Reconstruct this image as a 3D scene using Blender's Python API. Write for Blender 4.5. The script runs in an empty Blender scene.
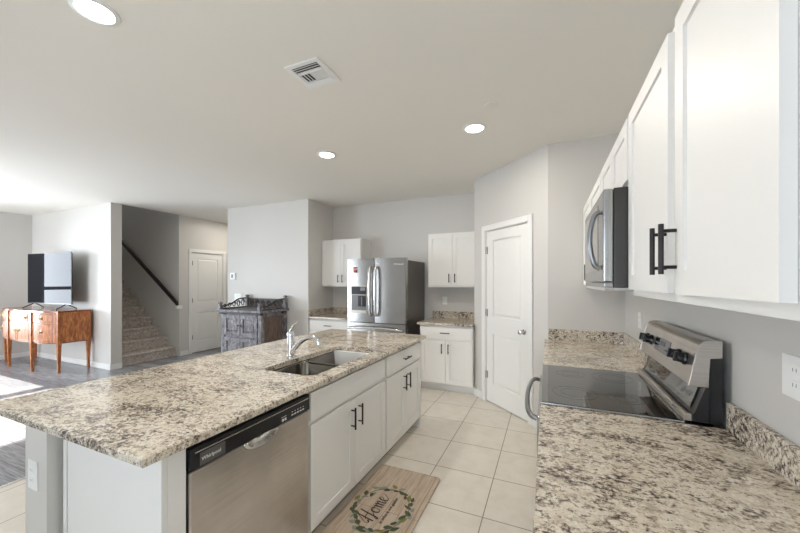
import bpy, bmesh, math, random
from mathutils import Vector, Matrix
random.seed(7)
R = math.radians
scene = bpy.context.scene
COL = scene.collection

# ------------------------------------------------------------------ camera, light, exposure
cam = bpy.data.cameras.new('camera'); cam_o = bpy.data.objects.new('camera', cam); COL.objects.link(cam_o)
cam_o.location = (0, 0, 1.47); cam_o.rotation_euler = (R(90), 0, R(23.75))
cam.sensor_width = 36; cam.sensor_fit = 'HORIZONTAL'; cam.lens = 336 / 800 * 36
cam.shift_y = 15.5 / 800; cam.clip_start = 0.02
scene.camera = cam_o
scene.view_settings.view_transform = 'Standard'; scene.view_settings.look = 'None'
scene.view_settings.gamma = 1; scene.view_settings.use_curve_mapping = False
scene.view_settings.exposure = 0.06
scene.cycles.max_bounces = 10; scene.cycles.diffuse_bounces = 6; scene.cycles.glossy_bounces = 5
scene.cycles.sample_clamp_indirect = 6

world = bpy.data.worlds.new('sky'); scene.world = world; world.use_nodes = True
bg = world.node_tree.nodes['Background']; bg.inputs[0].default_value = (0.80, 0.90, 1.0, 1); bg.inputs[1].default_value = 1.9

def lamp(name, kind, loc, energy, color=(1, 1, 1), target=None, **kw):
    l = bpy.data.lights.new(name, kind); l.energy = energy; l.color = color
    for k, v in kw.items(): setattr(l, k, v)
    o = bpy.data.objects.new(name, l); COL.objects.link(o); o.location = loc
    if target is not None:
        o.rotation_euler = (Vector(target) - Vector(loc)).to_track_quat('-Z', 'Y').to_euler()
    return o
SUN_EL = R(23.3)
lamp('sun', 'SUN', (-20, 1.5, 8), 30.0, (1.0, 0.95, 0.86), target=(-20 + math.cos(SUN_EL), 1.5, 8 - math.sin(SUN_EL)), angle=R(0.6))
# daylight through the real openings: two windows in the left wall, the patio door and the window behind the camera
DAY = (0.83, 0.91, 1.0)
lamp('window_daylight_a', 'AREA', (-9.62, 1.13, 1.33), 225, DAY, target=(0, 1.13, 1.0), shape='RECTANGLE', size=2.5, size_y=1.65)
lamp('window_daylight_b', 'AREA', (-8.05, -1.88, 1.06), 170, DAY, target=(-8.05, 3, 1.0), shape='RECTANGLE', size=2.3, size_y=2.0)
lamp('window_daylight_c', 'AREA', (-0.9, -1.88, 1.55), 46, (0.72, 0.85, 1.0), target=(-0.9, 3, 1.5), shape='RECTANGLE', size=1.7, size_y=1.1)

lamp('stairwell_fill', 'AREA', (-9.6, 3.84, 5.2), 10, (.9, .95, 1), target=(-8.6, 3.84, 0), shape='DISK', size=.3)  # bare lamp with no fixture, added to lighten the stair treads

# ------------------------------------------------------------------ materials
def lin(c):
    f = lambda v: v / 12.92 if v <= .04045 else ((v + .055) / 1.055) ** 2.4
    return tuple(f(x / 255) for x in c) + (1,)

class N:
    """small node-tree helper"""
    def __init__(self, name):
        self.m = bpy.data.materials.new(name); self.m.use_nodes = True
        self.t = self.m.node_tree; self.b = self.t.nodes['Principled BSDF']
    def n(self, typ, **kw):
        x = self.t.nodes.new(typ)
        for k, v in kw.items(): setattr(x, k, v)
        return x
    def l(self, a, b): self.t.links.new(a, b)
    def coords(self, scale=(1, 1, 1), loc=(0, 0, 0), rot=(0, 0, 0)):
        tc = self.n('ShaderNodeTexCoord'); mp = self.n('ShaderNodeMapping')
        mp.inputs['Scale'].default_value = scale; mp.inputs['Location'].default_value = loc; mp.inputs['Rotation'].default_value = rot
        self.l(tc.outputs['Object'], mp.inputs[0]); return mp.outputs[0]
    def noise(self, vec, scale, detail=3, rough=.5, dist=0):
        x = self.n('ShaderNodeTexNoise'); x.inputs['Scale'].default_value = scale; x.inputs['Detail'].default_value = detail
        x.inputs['Roughness'].default_value = rough; x.inputs['Distortion'].default_value = dist
        if vec is not None: self.l(vec, x.inputs['Vector'])
        return x.outputs['Fac']
    def ramp(self, fac, stops):
        x = self.n('ShaderNodeValToRGB'); e = x.color_ramp.elements
        while len(e) < len(stops): e.new(.5)
        for k, (p, c) in enumerate(stops):
            e[k].position = p; e[k].color = c if len(c) == 4 else lin(c)
        self.l(fac, x.inputs[0]); return x.outputs[0]
    def mix(self, fac, a, b):
        x = self.n('ShaderNodeMix', data_type='RGBA')
        if isinstance(fac, float): x.inputs[0].default_value = fac
        else: self.l(fac, x.inputs[0])
        for s, v in ((6, a), (7, b)):
            if isinstance(v, tuple): x.inputs[s].default_value = v if len(v) == 4 else lin(v)
            else: self.l(v, x.inputs[s])
        return x.outputs[2]
    def math(self, op, a, b=None):
        x = self.n('ShaderNodeMath', operation=op)
        for k, v in enumerate((a, b)):
            if v is None: continue
            if isinstance(v, (int, float)): x.inputs[k].default_value = v
            else: self.l(v, x.inputs[k])
        return x.outputs[0]
    def bump(self, h, strength=.2, dist=.002):
        x = self.n('ShaderNodeBump'); x.inputs['Strength'].default_value = strength; x.inputs['Distance'].default_value = dist
        self.l(h, x.inputs['Height']); self.l(x.outputs[0], self.b.inputs['Normal'])
    def set(self, color=None, rough=None, metal=None, spec=None, coat=None):
        if color is not None:
            if isinstance(color, tuple): self.b.inputs['Base Color'].default_value = color if len(color) == 4 else lin(color)
            else: self.l(color, self.b.inputs['Base Color'])
        if rough is not None:
            if isinstance(rough, (int, float)): self.b.inputs['Roughness'].default_value = rough
            else: self.l(rough, self.b.inputs['Roughness'])
        if metal is not None: self.b.inputs['Metallic'].default_value = metal
        if spec is not None: self.b.inputs['Specular IOR Level'].default_value = spec
        if coat is not None: self.b.inputs['Coat Weight'].default_value = coat; self.b.inputs['Coat Roughness'].default_value = .08
        return self

def plain(name, c, rough=.5, metal=0, spec=.5, coat=None, grain=None):
    k = N(name).set(c, rough, metal, spec, coat)
    if grain: k.bump(k.noise(k.coords(), grain[0], 4), grain[1], .001)
    return k.m

def wall_mat(name, c, rough=.5, strength=.10):
    k = N(name); v = k.coords()
    k.set(k.mix(k.noise(v, 1.3, 2), c, tuple(min(255, x + 3) for x in c)), rough)
    k.bump(k.noise(v, 120, 3, .6), strength, .002); return k.m

def granite_mat(name):
    k = N(name)
    v = k.coords((1, 1, 1), rot=(0, 0, R(-14))); vs = k.coords((.92, 1.5, 1.25), rot=(0, 0, R(-16)))
    big = k.noise(vs, 5.0, 3, .5, .6)
    mid = k.noise(vs, 43, 4, .55, .8)
    fine = k.noise(v, 95, 4, .6, .4)
    base = k.ramp(k.noise(vs, 22, 4, .6), [(.32, (182, 169, 152)), (.46, (208, 196, 176)), (.58, (220, 210, 193)), (.70, (196, 188, 176))])
    base = k.mix(k.ramp(fine, [(.54, (0, 0, 0, 1)), (.66, (.8, .8, .8, 1))]), base, (232, 228, 219))
    s = k.math('ADD', k.math('MULTIPLY', big, .22), k.math('MULTIPLY', mid, .42))
    s = k.math('ADD', s, k.math('MULTIPLY', fine, .36))
    brown = k.ramp(s, [(.465, (1, 1, 1, 1)), (.510, (0, 0, 0, 1))])
    dark = k.ramp(s, [(.420, (1, 1, 1, 1)), (.448, (0, 0, 0, 1))])
    col = k.mix(brown, base, (156, 143, 128)); col = k.mix(dark, col, (78, 70, 67))
    vo = k.n('ShaderNodeTexVoronoi'); vo.inputs['Scale'].default_value = 130; k.l(v, vo.inputs['Vector'])
    speck = k.ramp(vo.outputs['Distance'], [(.18, (1, 1, 1, 1)), (.30, (0, 0, 0, 1))])
    speck = k.math('MULTIPLY', speck, k.ramp(k.noise(v, 40, 2), [(.50, (0, 0, 0, 1)), (.60, (1, 1, 1, 1))]))
    col = k.mix(speck, col, (92, 82, 76))
    k.set(col, .11, 0, .5); return k.m

def steel_mat(name, c=(176, 173, 168), rough=.26, axis=(1, 60, 1), cloud=.22):
    k = N(name); g = k.noise(k.coords(axis), 3, 2, .5); cl = k.noise(k.coords(), 5, 3, .5)
    k.set(k.mix(k.math('MULTIPLY', k.math('ADD', g, cl), .5), tuple(int(x * (1 - cloud)) for x in c), tuple(min(250, int(x * 1.08)) for x in c)), k.math('ADD', k.math('MULTIPLY', cl, .4 * cloud), rough - .2 * cloud), 1.0)
    return k.m

M = {}
M['wall'] = wall_mat('wall_paint', (208, 205, 200), .42)
M['ceiling'] = wall_mat('ceiling_paint', (236, 232, 224), .8, .25)
M['white_trim'] = plain('white_trim_paint', (236, 235, 232), .32)
M['cabinet'] = plain('white_cabinet_lacquer', (235, 233, 229), .42)
M['door_paint'] = plain('white_door_paint', (236, 235, 231), .35)
M['black_metal'] = plain('dark_bronze_metal', (52, 48, 47), .35, .8)
M['nickel'] = plain('satin_nickel', (214, 212, 209), .25, 1.0)
M['chrome'] = plain('polished_chrome', (226, 228, 232), .07, 1.0)
M['granite'] = granite_mat('speckled_granite')
M['steel'] = steel_mat('brushed_steel', (214, 208, 201), .30, (1, 1, 180), .34)
M['steel_v'] = steel_mat('brushed_steel_vertical', (166, 165, 164), .27, (60, 60, 1), .05)
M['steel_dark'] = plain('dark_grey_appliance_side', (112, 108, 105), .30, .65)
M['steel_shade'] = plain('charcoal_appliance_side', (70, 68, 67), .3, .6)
M['pewter'] = plain('pewter_handle', (142, 142, 144), .28, 1.0)
M['sink_steel'] = steel_mat('sink_steel', (146, 140, 132), .21, (1, 30, 30))
M['black_plastic'] = plain('black_plastic', (24, 24, 26), .28)
M['black_gloss'] = plain('black_glass', (9, 9, 10), .03, 0, .9, .6)
M['grey_plastic'] = plain('grey_plastic', (120, 121, 124), .35)
M['white_plastic'] = plain('white_plastic', (240, 240, 238), .35)
M['print_white'] = plain('pale_print', (225, 225, 225), .5)
M['red_print'] = plain('red_print', (196, 60, 52), .5)
M['brass'] = plain('aged_brass', (178, 150, 98), .3, 1.0)
M['screen'] = plain('glossy_screen', (24, 25, 31), .03, 0, .05)
M['blue_display'] = plain('dim_display', (52, 58, 84), .15)
M['ring'] = plain('burner_ring_print', (30, 30, 32), .06)

k = N('beige_floor_tile')
br = k.n('ShaderNodeTexBrick', offset=0.0, squash=1.0)
k.l(k.coords(loc=(.373, -2.128, 0)), br.inputs['Vector'])
for nm, val in (('Scale', 1), ('Mortar Size', .0034), ('Mortar Smooth', .2), ('Bias', 0), ('Brick Width', .446), ('Row Height', .455)): br.inputs[nm].default_value = val
br.inputs['Color1'].default_value = (0, 0, 0, 1); br.inputs['Color2'].default_value = (.35, .35, .35, 1)
v = k.coords(); n1 = k.noise(v, 7, 6, .65, .5); n2 = k.noise(v, 60, 3)
tile = k.ramp(n1, [(.3, (214, 206, 193)), (.5, (222, 215, 203)), (.72, (228, 222, 212))])
tile = k.mix(k.math('MULTIPLY', n2, .25), tile, (208, 200, 186))
k.set(k.mix(br.outputs['Fac'], tile, (138, 122, 104)), .34)
k.bump(k.math('SUBTRACT', 1.0, br.outputs['Fac']), .5, .002); M['tile'] = k.m

k = N('grey_plank_floor')
br = k.n('ShaderNodeTexBrick', offset=.37, squash=1.0)
k.l(k.coords(loc=(.2, .05, 0)), br.inputs['Vector'])
for nm, val in (('Scale', 1), ('Mortar Size', .002), ('Mortar Smooth', .1), ('Bias', 0), ('Brick Width', 1.22), ('Row Height', .18)): br.inputs[nm].default_value = val
br.inputs['Color1'].default_value = lin((112, 115, 122)); br.inputs['Color2'].default_value = lin((176, 177, 180))
g = k.noise(k.coords((1.2, 18, 1)), 3.5, 6, .65, .4)
c = k.mix(k.ramp(g, [(.35, (0, 0, 0, 1)), (.68, (1, 1, 1, 1))]), br.outputs['Color'], (104, 106, 112))
k.set(k.mix(br.outputs['Fac'], c, (64, 64, 66)), .24); M['plank'] = k.m

k = N('carpet'); v = k.coords()
k.set(k.ramp(k.noise(v, 22, 6, .75), [(.33, (152, 140, 131)), (.5, (194, 184, 175)), (.68, (222, 215, 208))]), .95, 0, .1)
k.bump(k.noise(v, 260, 2), .8, .006); M['carpet'] = k.m

def wood_mat(name, stops, scale=(2, 14, 2), rough=.28, coat=.4, sc=3.0):
    k = N(name); g = k.noise(k.coords(scale), sc, 6, .6, 1.1)
    k.set(k.ramp(g, stops), rough, 0, .5, coat); k.bump(g, .05, .001); return k.m
M['mahogany'] = wood_mat('flame_mahogany', [(.3, (120, 64, 30)), (.5, (172, 102, 54)), (.68, (206, 140, 84))], (10, 10, 2.2), .45, .05)
M['mahogany_dark'] = wood_mat('dark_mahogany_edge', [(.3, (66, 30, 16)), (.7, (112, 56, 28))], (10, 10, 2))
M['mahogany_top'] = wood_mat('mahogany_top', [(.3, (104, 50, 24)), (.7, (160, 88, 46))], (2, 12, 2), .2, .5)
M['carved'] = wood_mat('weathered_dark_wood', [(.30, (58, 54, 57)), (.46, (104, 100, 104)), (.64, (152, 148, 152))], (5, 5, 3), .5, .1, 3)
M['carved_side'] = wood_mat('weathered_brown_wood', [(.3, (58, 46, 41)), (.52, (100, 82, 73)), (.72, (134, 116, 106))], (26, 26, 2), .5, .1)
M['carved_dark'] = wood_mat('carved_black_wood', [(.3, (26, 22, 22)), (.7, (82, 72, 68))], (9, 9, 9), .5, .1, 6)
M['rail'] = plain('dark_stained_rail', (30, 26, 25), .28, 0, .5, .4)

k = N('washed_wood_print_mat'); v = k.coords((16, 1.6, 1))
g = k.noise(v, 3.5, 6, .6, .6)
c = k.ramp(g, [(.3, (168, 148, 128)), (.5, (190, 171, 150)), (.7, (206, 190, 170))])
br = k.n('ShaderNodeTexBrick', offset=.4); k.l(k.coords(rot=(0, 0, R(90))), br.inputs['Vector'])
for nm, val in (('Scale', 1), ('Mortar Size', .0015), ('Brick Width', .8), ('Row Height', .095)): br.inputs[nm].default_value = val
k.set(k.mix(br.outputs['Fac'], c, (140, 116, 96)), .7); M['mat'] = k.m
M['ink'] = plain('dark_ink', (58, 46, 42), .8)
M['leaf_a'] = plain('deep_green_print', (72, 84, 58), .8)
M['leaf_b'] = plain('olive_green_print', (128, 128, 66), .8)
M['leaf_c'] = plain('grey_green_print', (138, 144, 130), .8)
M['stem'] = plain('brown_stem_print', (120, 88, 66), .8)

k = N('window_glass'); t = k.t
tr = k.n('ShaderNodeBsdfTransparent'); gl = k.n('ShaderNodeBsdfGlossy'); gl.inputs['Roughness'].default_value = .01
fr = k.n('ShaderNodeFresnel'); fr.inputs[0].default_value = 1.35; mx = k.n('ShaderNodeMixShader')
k.l(fr.outputs[0], mx.inputs[0]); k.l(tr.outputs[0], mx.inputs[1]); k.l(gl.outputs[0], mx.inputs[2])
k.l(mx.outputs[0], t.nodes['Material Output'].inputs[0]); M['glass'] = k.m

k = N('glowing_lens'); k.set((255, 250, 240), .5)
k.b.inputs['Emission Color'].default_value = (1, .95, .86, 1); k.b.inputs['Emission Strength'].default_value = 14; M['lens'] = k.m

# ------------------------------------------------------------------ mesh helpers
class MB:
    def __init__(self): self.bm = bmesh.new()
    def _fin(self, verts, bev, mi, seg=2, edges=None):
        faces = list({f for v in verts for f in v.link_faces})
        for f in faces: f.material_index = mi
        if bev > 0:
            es = edges if edges is not None else list({e for v in verts for e in v.link_edges})
            r = bmesh.ops.bevel(self.bm, geom=es, offset=bev, segments=seg, affect='EDGES', profile=.5, clamp_overlap=True)
            for f in r['faces']: f.material_index = mi
        return self
    def box(self, x0, x1, y0, y1, z0, z1, bev=0, mi=0, seg=2, mat=None):
        P = [(x, y, z) for z in (z0, z1) for y in (y0, y1) for x in (x0, x1)]
        vs = [self.bm.verts.new(mat @ Vector(p) if mat else p) for p in P]
        for q in ((0, 2, 3, 1), (4, 5, 7, 6), (0, 1, 5, 4), (2, 6, 7, 3), (0, 4, 6, 2), (1, 3, 7, 5)):
            self.bm.faces.new([vs[i] for i in q])
        return self._fin(vs, bev, mi, seg)
    def prism(self, poly, axis, a, b, bev=0, mi=0):
        """poly: 2D points in the plane across `axis`, extruded from a to b"""
        def p3(p, t): return {'x': (t, p[0], p[1]), 'y': (p[0], t, p[1]), 'z': (p[0], p[1], t)}[axis]
        A = [self.bm.verts.new(p3(p, a)) for p in poly]; B = [self.bm.verts.new(p3(p, b)) for p in poly]
        n = len(poly)
        self.bm.faces.new(A); self.bm.faces.new(B[::-1])
        for i in range(n): self.bm.faces.new([A[i], B[i], B[(i + 1) % n], A[(i + 1) % n]])
        return self._fin(A + B, bev, mi)
    def tube(self, pts, r, seg=10, mi=0, cap=True, flat=1.0):
        pts = [Vector(p) for p in pts]; n = len(pts)
        rs = r if isinstance(r, (list, tuple)) else [r] * n
        rings = []; up = None
        for i, p in enumerate(pts):
            d = (pts[min(i + 1, n - 1)] - pts[max(i - 1, 0)]).normalized()
            if up is None: up = d.orthogonal().normalized()
            up = (up - d * up.dot(d)).normalized(); sd = d.cross(up)
            rings.append([self.bm.verts.new(p + (up * math.cos(2 * math.pi * k / seg) + sd * math.sin(2 * math.pi * k / seg) * flat) * rs[i]) for k in range(seg)])
        fs = []
        for a, b in zip(rings, rings[1:]):
            for k in range(seg): fs.append(self.bm.faces.new([a[k], a[(k + 1) % seg], b[(k + 1) % seg], b[k]]))
        if cap: fs.append(self.bm.faces.new(rings[0][::-1])); fs.append(self.bm.faces.new(rings[-1]))
        for f in fs: f.material_index = mi
        return self
    def cyl(self, p0, p1, r, seg=16, mi=0): return self.tube([p0, p1], r, seg, mi)
    def lathe(self, prof, c=(0, 0, 0), axis='z', seg=28, mi=0):
        """prof: (radius, offset along axis)"""
        c = Vector(c); rings = []
        for r, h in prof:
            ring = []
            for k in range(seg):
                a = 2 * math.pi * k / seg; x, y = r * math.cos(a), r * math.sin(a)
                ring.append(self.bm.verts.new(c + Vector({'z': (x, y, h), 'y': (x, h, y), 'x': (h, x, y)}[axis])))
            rings.append(ring)
        fs = []
        for a, b in zip(rings, rings[1:]):
            for k in range(seg): fs.append(self.bm.faces.new([a[k], a[(k + 1) % seg], b[(k + 1) % seg], b[k]]))
        fs.append(self.bm.faces.new(rings[0][::-1])); fs.append(self.bm.faces.new(rings[-1]))
        for f in fs: f.material_index = mi
        return self
    def panel_slab(self, x0, x1, z0, z1, y0, th, panels, steps, bev=.003, mi=0):
        """slab facing -y with moulded panels; steps = [(inset, depth), ...]"""
        xs = sorted({x0, x1, *[p[0] for p in panels], *[p[1] for p in panels]})
        zs = sorted({z0, z1, *[p[2] for p in panels], *[p[3] for p in panels]})
        g = [[self.bm.verts.new((x, y0, z)) for x in xs] for z in zs]; fr = []; pf = []
        for j in range(len(zs) - 1):
            for i in range(len(xs) - 1):
                f = self.bm.faces.new([g[j][i], g[j][i + 1], g[j + 1][i + 1], g[j + 1][i]]); f.material_index = mi
                fr.append(f); cx, cz = (xs[i] + xs[i + 1]) / 2, (zs[j] + zs[j + 1]) / 2
                for q in panels:
                    if q[0] < cx < q[1] and q[2] < cz < q[3]: pf.append(f)
        back = [[self.bm.verts.new((x, y0 + th, z)) for x in (x0, x1)] for z in (z0, z1)]
        nf = [[back[0][1], back[0][0], back[1][0], back[1][1]],
              [back[0][0], back[0][1]] + g[0][::-1], [back[1][1], back[1][0]] + g[-1],
              [back[1][0], back[0][0]] + [r[0] for r in g], [back[0][1], back[1][1]] + [r[-1] for r in g][::-1]]
        for q in nf: self.bm.faces.new(q).material_index = mi
        for ins, dep in steps:
            bmesh.ops.inset_individual(self.bm, faces=pf, thickness=ins, depth=0, use_even_offset=True)
            for f in pf:
                for v in f.verts: v.co.y += dep
        return self
    def build(self, name, mats, parent=None, smooth=True, angle=38, solidify=None):
        bmesh.ops.recalc_face_normals(self.bm, faces=self.bm.faces)
        me = bpy.data.meshes.new(name); self.bm.to_mesh(me); self.bm.free()
        for m in (mats if isinstance(mats, (list, tuple)) else [mats]): me.materials.append(M[m])
        if smooth:
            me.polygons.foreach_set('use_smooth', [True] * len(me.polygons)); me.set_sharp_from_angle(angle=R(angle))
        o = bpy.data.objects.new(name, me); COL.objects.link(o)
        if parent: o.parent = parent
        if smooth:
            wn = o.modifiers.new('normals', 'WEIGHTED_NORMAL'); wn.keep_sharp = True
        if solidify:
            s = o.modifiers.new('thick', 'SOLIDIFY'); s.thickness = solidify; s.offset = 0
        return o

def tag(o, label, cat, group=None, kind=None):
    o['label'] = label; o['category'] = cat
    if group: o['group'] = group
    if kind: o['kind'] = kind
    return o
def thing(name, label, cat, loc=(0, 0, 0), rz=0, group=None):
    o = bpy.data.objects.new(name, None); COL.objects.link(o); o.empty_display_size = .1
    o.location = loc; o.rotation_euler = (0, 0, R(rz)); return tag(o, label, cat, group)
def struct(name, mb, mat, parent=None, **kw):
    o = mb.build(name, mat, parent, **kw)
    if not parent: o['kind'] = 'structure'
    return o
def text(name, s, size, mat, parent, loc, rot, shear=0, depth=.0006, align='CENTER'):
    cu = bpy.data.curves.new(name, 'FONT'); cu.body = s; cu.size = size; cu.extrude = depth; cu.shear = shear; cu.align_x = align; cu.align_y = 'CENTER'
    t = bpy.data.objects.new(name + '_src', cu); COL.objects.link(t)
    dg = bpy.context.evaluated_depsgraph_get(); dg.update()
    me = bpy.data.meshes.new_from_object(t.evaluated_get(dg)); bpy.data.objects.remove(t); bpy.data.curves.remove(cu)
    me.materials.clear(); me.materials.append(M[mat]); me.name = name
    o = bpy.data.objects.new(name, me); COL.objects.link(o); o.parent = parent; o.location = loc; o.rotation_euler = rot; return o
def smooth_pts(P, n=6):
    P = [Vector(p) for p in P]; out = []
    for i in range(len(P) - 1):
        a, b, c, d = P[max(i - 1, 0)], P[i], P[i + 1], P[min(i + 2, len(P) - 1)]
        for k in range(n):
            t = k / n; out.append(.5 * ((2 * b) + (c - a) * t + (2 * a - 5 * b + 4 * c - d) * t * t + (3 * b - a - 3 * c + d) * t ** 3))
    return out + [P[-1]]

# ------------------------------------------------------------------ room shell
H = 2.80
YB = 5.01; XR = .63; YE = 3.54; XL = -9.44; YF = -1.75
struct('floor', MB().box(-3.585, XR + .12, YF - .1, YB + .12, -.1, 0), 'tile', smooth=False)
struct('floor_planks', MB().box(-11.2, -3.585, YF - .1, 7.1, -.1, 0), 'plank', smooth=False)
struct('trim_1', MB().box(-3.60, -3.57, YF, 4.33, 0, .004, .001), 'nickel')
# ceiling leaves the stairwell open
c = MB(); c.box(-6.69, XR + .12, YF - .1, 7.1, H, H + .12); c.box(-9.56, -6.69, YF - .1, 3.35, H, H + .12)
struct('ceiling', c, 'ceiling', smooth=False)
struct('wall_right', MB().box(XR, XR + .12, YF - .1, YE + .12, 0, H), 'wall', smooth=False)
struct('wall_range_end', MB().box(0.0, XR, YE, YE + .12, 0, H), 'wall', smooth=False)
# pantry wall at 45 degrees, with a doorway (local x runs along it)
S = math.sqrt(2) * .88; D0, D1, DH = .245, .985, 2.10
pw = MB(); pw.box(0, D0, 0, .12, 0, H); pw.box(D1, S, 0, .12, 0, H); pw.box(D0, D1, 0, .12, DH, H)
o = struct('wall_pantry', pw, 'wall', smooth=False); o.location = (-.88, 4.42, 0); o.rotation_euler = (0, 0, R(-45))
struct('wall_pantry_side', MB().box(-.88, -.80, 4.42, YB, 0, H), 'wall', smooth=False)
struct('wall_back', MB().box(-3.63, -.76, YB, YB + .12, 0, H), 'wall', smooth=False)
struct('wall_fridge_side', MB().box(-3.63, -3.51, 4.45, YB, 0, H), 'wall', smooth=False)
struct('wall_partition', MB().box(-5.33, -3.51, 4.33, 4.45, 0, H), 'wall', smooth=False)
struct('wall_hall_right', MB().box(-5.33, -5.21, 4.45, 7.0, 0, H), 'wall', smooth=False)
struct('wall_hall_end', MB().box(-6.69, -5.21, 7.0, 7.1, 0, H), 'wall', smooth=False)
HD0, HD1, HDH = 4.59, 5.315, 2.085
w = MB(); w.box(-6.81, -6.69, 4.43, HD0, 0, H); w.box(-6.81, -6.69, HD1, 7.0, 0, H); w.box(-6.81, -6.69, HD0, HD1, HDH, H)
struct('wall_hall_left', w, 'wall', smooth=False)
struct('wall_tv', MB().box(XL, -6.68, 3.19, 3.35, 0, H), 'wall', smooth=False)
s = MB(); s.box(-11.2, -6.69, 4.33, 4.43, 0, 5.3); s.box(-11.2, -6.69, 3.25, 3.35, H + .12, 5.3); s.box(-11.2, -9.44, 3.25, 3.35, 0, H + .12)
s.box(-11.3, -11.2, 3.25, 4.43, 0, 5.3); s.box(-6.69, -6.6, 3.25, 4.43, H + .12, 5.3)
struct('wall_stairwell', s, 'wall', smooth=False)
struct('ceiling_stairwell', MB().box(-11.3, -6.6, 3.25, 4.43, 5.3, 5.4), 'ceiling', smooth=False)
c = MB(); c.box(-8.0, -6.81, 4.5, 4.55, 0, 2.3); c.box(-8.0, -6.81, 5.36, 5.41, 0, 2.3); c.box(-8.05, -8.0, 4.5, 5.41, 0, 2.3); c.box(-8.05, -6.81, 4.5, 5.41, 2.3, 2.35)
struct('wall_light_stop', c, 'wall', smooth=False)  # unseen box added behind the hall door to stop sky leaking underneath
c = MB(); c.box(.63, .75, YE + .12, YB + .12, 0, H); c.box(-.76, .75, YB, YB + .12, 0, H)
struct('wall_pantry_back', c, 'wall', smooth=False)
def wall_with_holes(mb, axis, t0, t1, a0, a1, holes):
    """wall lying along `axis`; holes = (a, b, z0, z1)"""
    def bx(a, b, z0, z1):
        if b - a > 1e-4 and z1 - z0 > 1e-4:
            mb.box(*((t0, t1, a, b) if axis == 'y' else (a, b, t0, t1)), z0, z1)
    cur = a0
    for (a, b, z0, z1) in sorted(holes):
        bx(cur, a, 0, H); bx(a, b, 0, z0); bx(a, b, z1, H); cur = b
    bx(cur, a1, 0, H)
WL = [(-.10, 1.06, .46, 2.22), (1.20, 2.36, .46, 2.22)]
w = MB(); wall_with_holes(w, 'y', XL - .12, XL, YF - .1, 3.35, WL); struct('wall_left', w, 'wall', smooth=False)
WF = [(-9.2, -6.9, 0.0, 2.10), (-1.75, -.05, 1.0, 2.1)]
w = MB(); wall_with_holes(w, 'x', YF - .12, YF, XL, XR, WF); struct('wall_front', w, 'wall', smooth=False)
def window(n, axis, t, a, b, z0, z1, rail=None, mull=None):
    mb = MB(); f = .05
    def bx(m, a, b, z0, z1, d0=-.03, d1=.03, **kw): m.box(*((t + d0, t + d1, a, b) if axis == 'y' else (a, b, t + d0, t + d1)), z0, z1, **kw)
    bx(mb, a, a + f, z0, z1); bx(mb, b - f, b, z0, z1); bx(mb, a + f, b - f, z0, z0 + f); bx(mb, a + f, b - f, z1 - f, z1)
    if rail: bx(mb, a + f, b - f, rail - .035, rail + .035)
    if mull: bx(mb, mull - .04, mull + .04, z0 + f, z1 - f)
    o = struct('window_%d' % n, mb, 'white_trim', smooth=False)
    g = MB(); bx(g, a + f, b - f, z0 + f, z1 - f, -.004, .004); g.build('pane', 'glass', o, smooth=False)
for i, (a, b, z0, z1) in enumerate(WL): window(i + 1, 'y', XL - .06, a, b, z0, z1, rail=1.34)
window(3, 'x', YF - .06, -9.2, -6.9, 0, 2.10, mull=-8.05); window(4, 'x', YF - .06, -1.75, -.05, 1.0, 2.1, mull=-.9)

# baseboards
def bboard(name, poly_boxes):
    mb = MB()
    for b in poly_boxes: mb.box(*b, bev=.004)
    struct('baseboard_' + name, mb, 'white_trim')
bh = .09; bt = .014
bboard('tv', [(XL, -6.68, 3.19 - bt, 3.19, 0, bh), (-6.68, -6.68 + bt, 3.19 - bt, 3.35, 0, bh)])
bboard('left', [(XL, XL + bt, YF, 3.17, 0, bh)])
bboard('hall', [(-6.69, -6.69 + bt, 4.35, 4.515, 0, bh), (-6.69, -6.69 + bt, 5.39, 7.0, 0, bh)])
bboard('partition', [(-5.33, -3.51, 4.33 - bt, 4.33, 0, bh)])
mb = MB(); mb.box(0.0, D0 - .07, -bt, 0, 0, bh, .004); mb.box(D1 + .07, S - .02, -bt, 0, 0, bh, .004)
o = struct('baseboard_pantry', mb, 'white_trim'); o.location = (-.88, 4.42, 0); o.rotation_euler = (0, 0, R(-45))

# doors with casings (front faces local -y)
def house_door(n, loc, rz, x0, x1, zt, hinge_low_x, wall_t=.12):
    W = x1 - x0
    tr = MB(); cw = .065
    tr.box(x0 - cw, x0, -.016, 0, 0, zt + cw, .004); tr.box(x1, x1 + cw, -.016, 0, 0, zt + cw, .004); tr.box(x0, x1, -.016, 0, zt, zt + cw, .004)
    tr.box(x0, x0 + .008, 0, wall_t, 0, zt); tr.box(x1 - .008, x1, 0, wall_t, 0, zt); tr.box(x0 + .008, x1 - .008, 0, wall_t, zt - .008, zt)
    t = struct('trim_%d' % (n + 1), tr, 'white_trim'); t.location = loc; t.rotation_euler = (0, 0, R(rz))
    a, b = x0 + .012, x1 - .012; top = zt - .012
    mb = MB(); mb.panel_slab(a, b, .012, top, .012, .035, [(a + .115, b - .115, .235, .84), (a + .115, b - .115, 1.055, top - .115)], [(.008, .015), (.012, 0), (.026, -.011)])
    d = mb.build('door_%d' % n, 'door_paint', angle=20); d['kind'] = 'structure'; d.location = loc; d.rotation_euler = (0, 0, R(rz))
    kx = b - .062 if hinge_low_x else a + .062
    kb = MB(); kb.lathe([(.030, .012), (.030, .004), (.012, .002), (.010, -.025), (.022, -.032), (.027, -.045), (.024, -.056), (.010, -.060)], (kx, 0, .94), 'y')
    kb.build('door_knob', 'nickel', d)
    for hz in (.33, 1.09, 1.86):
        hb = MB(); hb.cyl((a - .004, -.004, hz - .045), (a - .004, -.004, hz + .045), .007, 10); hb.box(a - .004, a + .02, .008, .013, hz - .045, hz + .045)
        hb.build('hinge', 'nickel', d)
    return d
house_door(1, (-.88, 4.42, 0), -45, D0, D1, DH, True)
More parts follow.
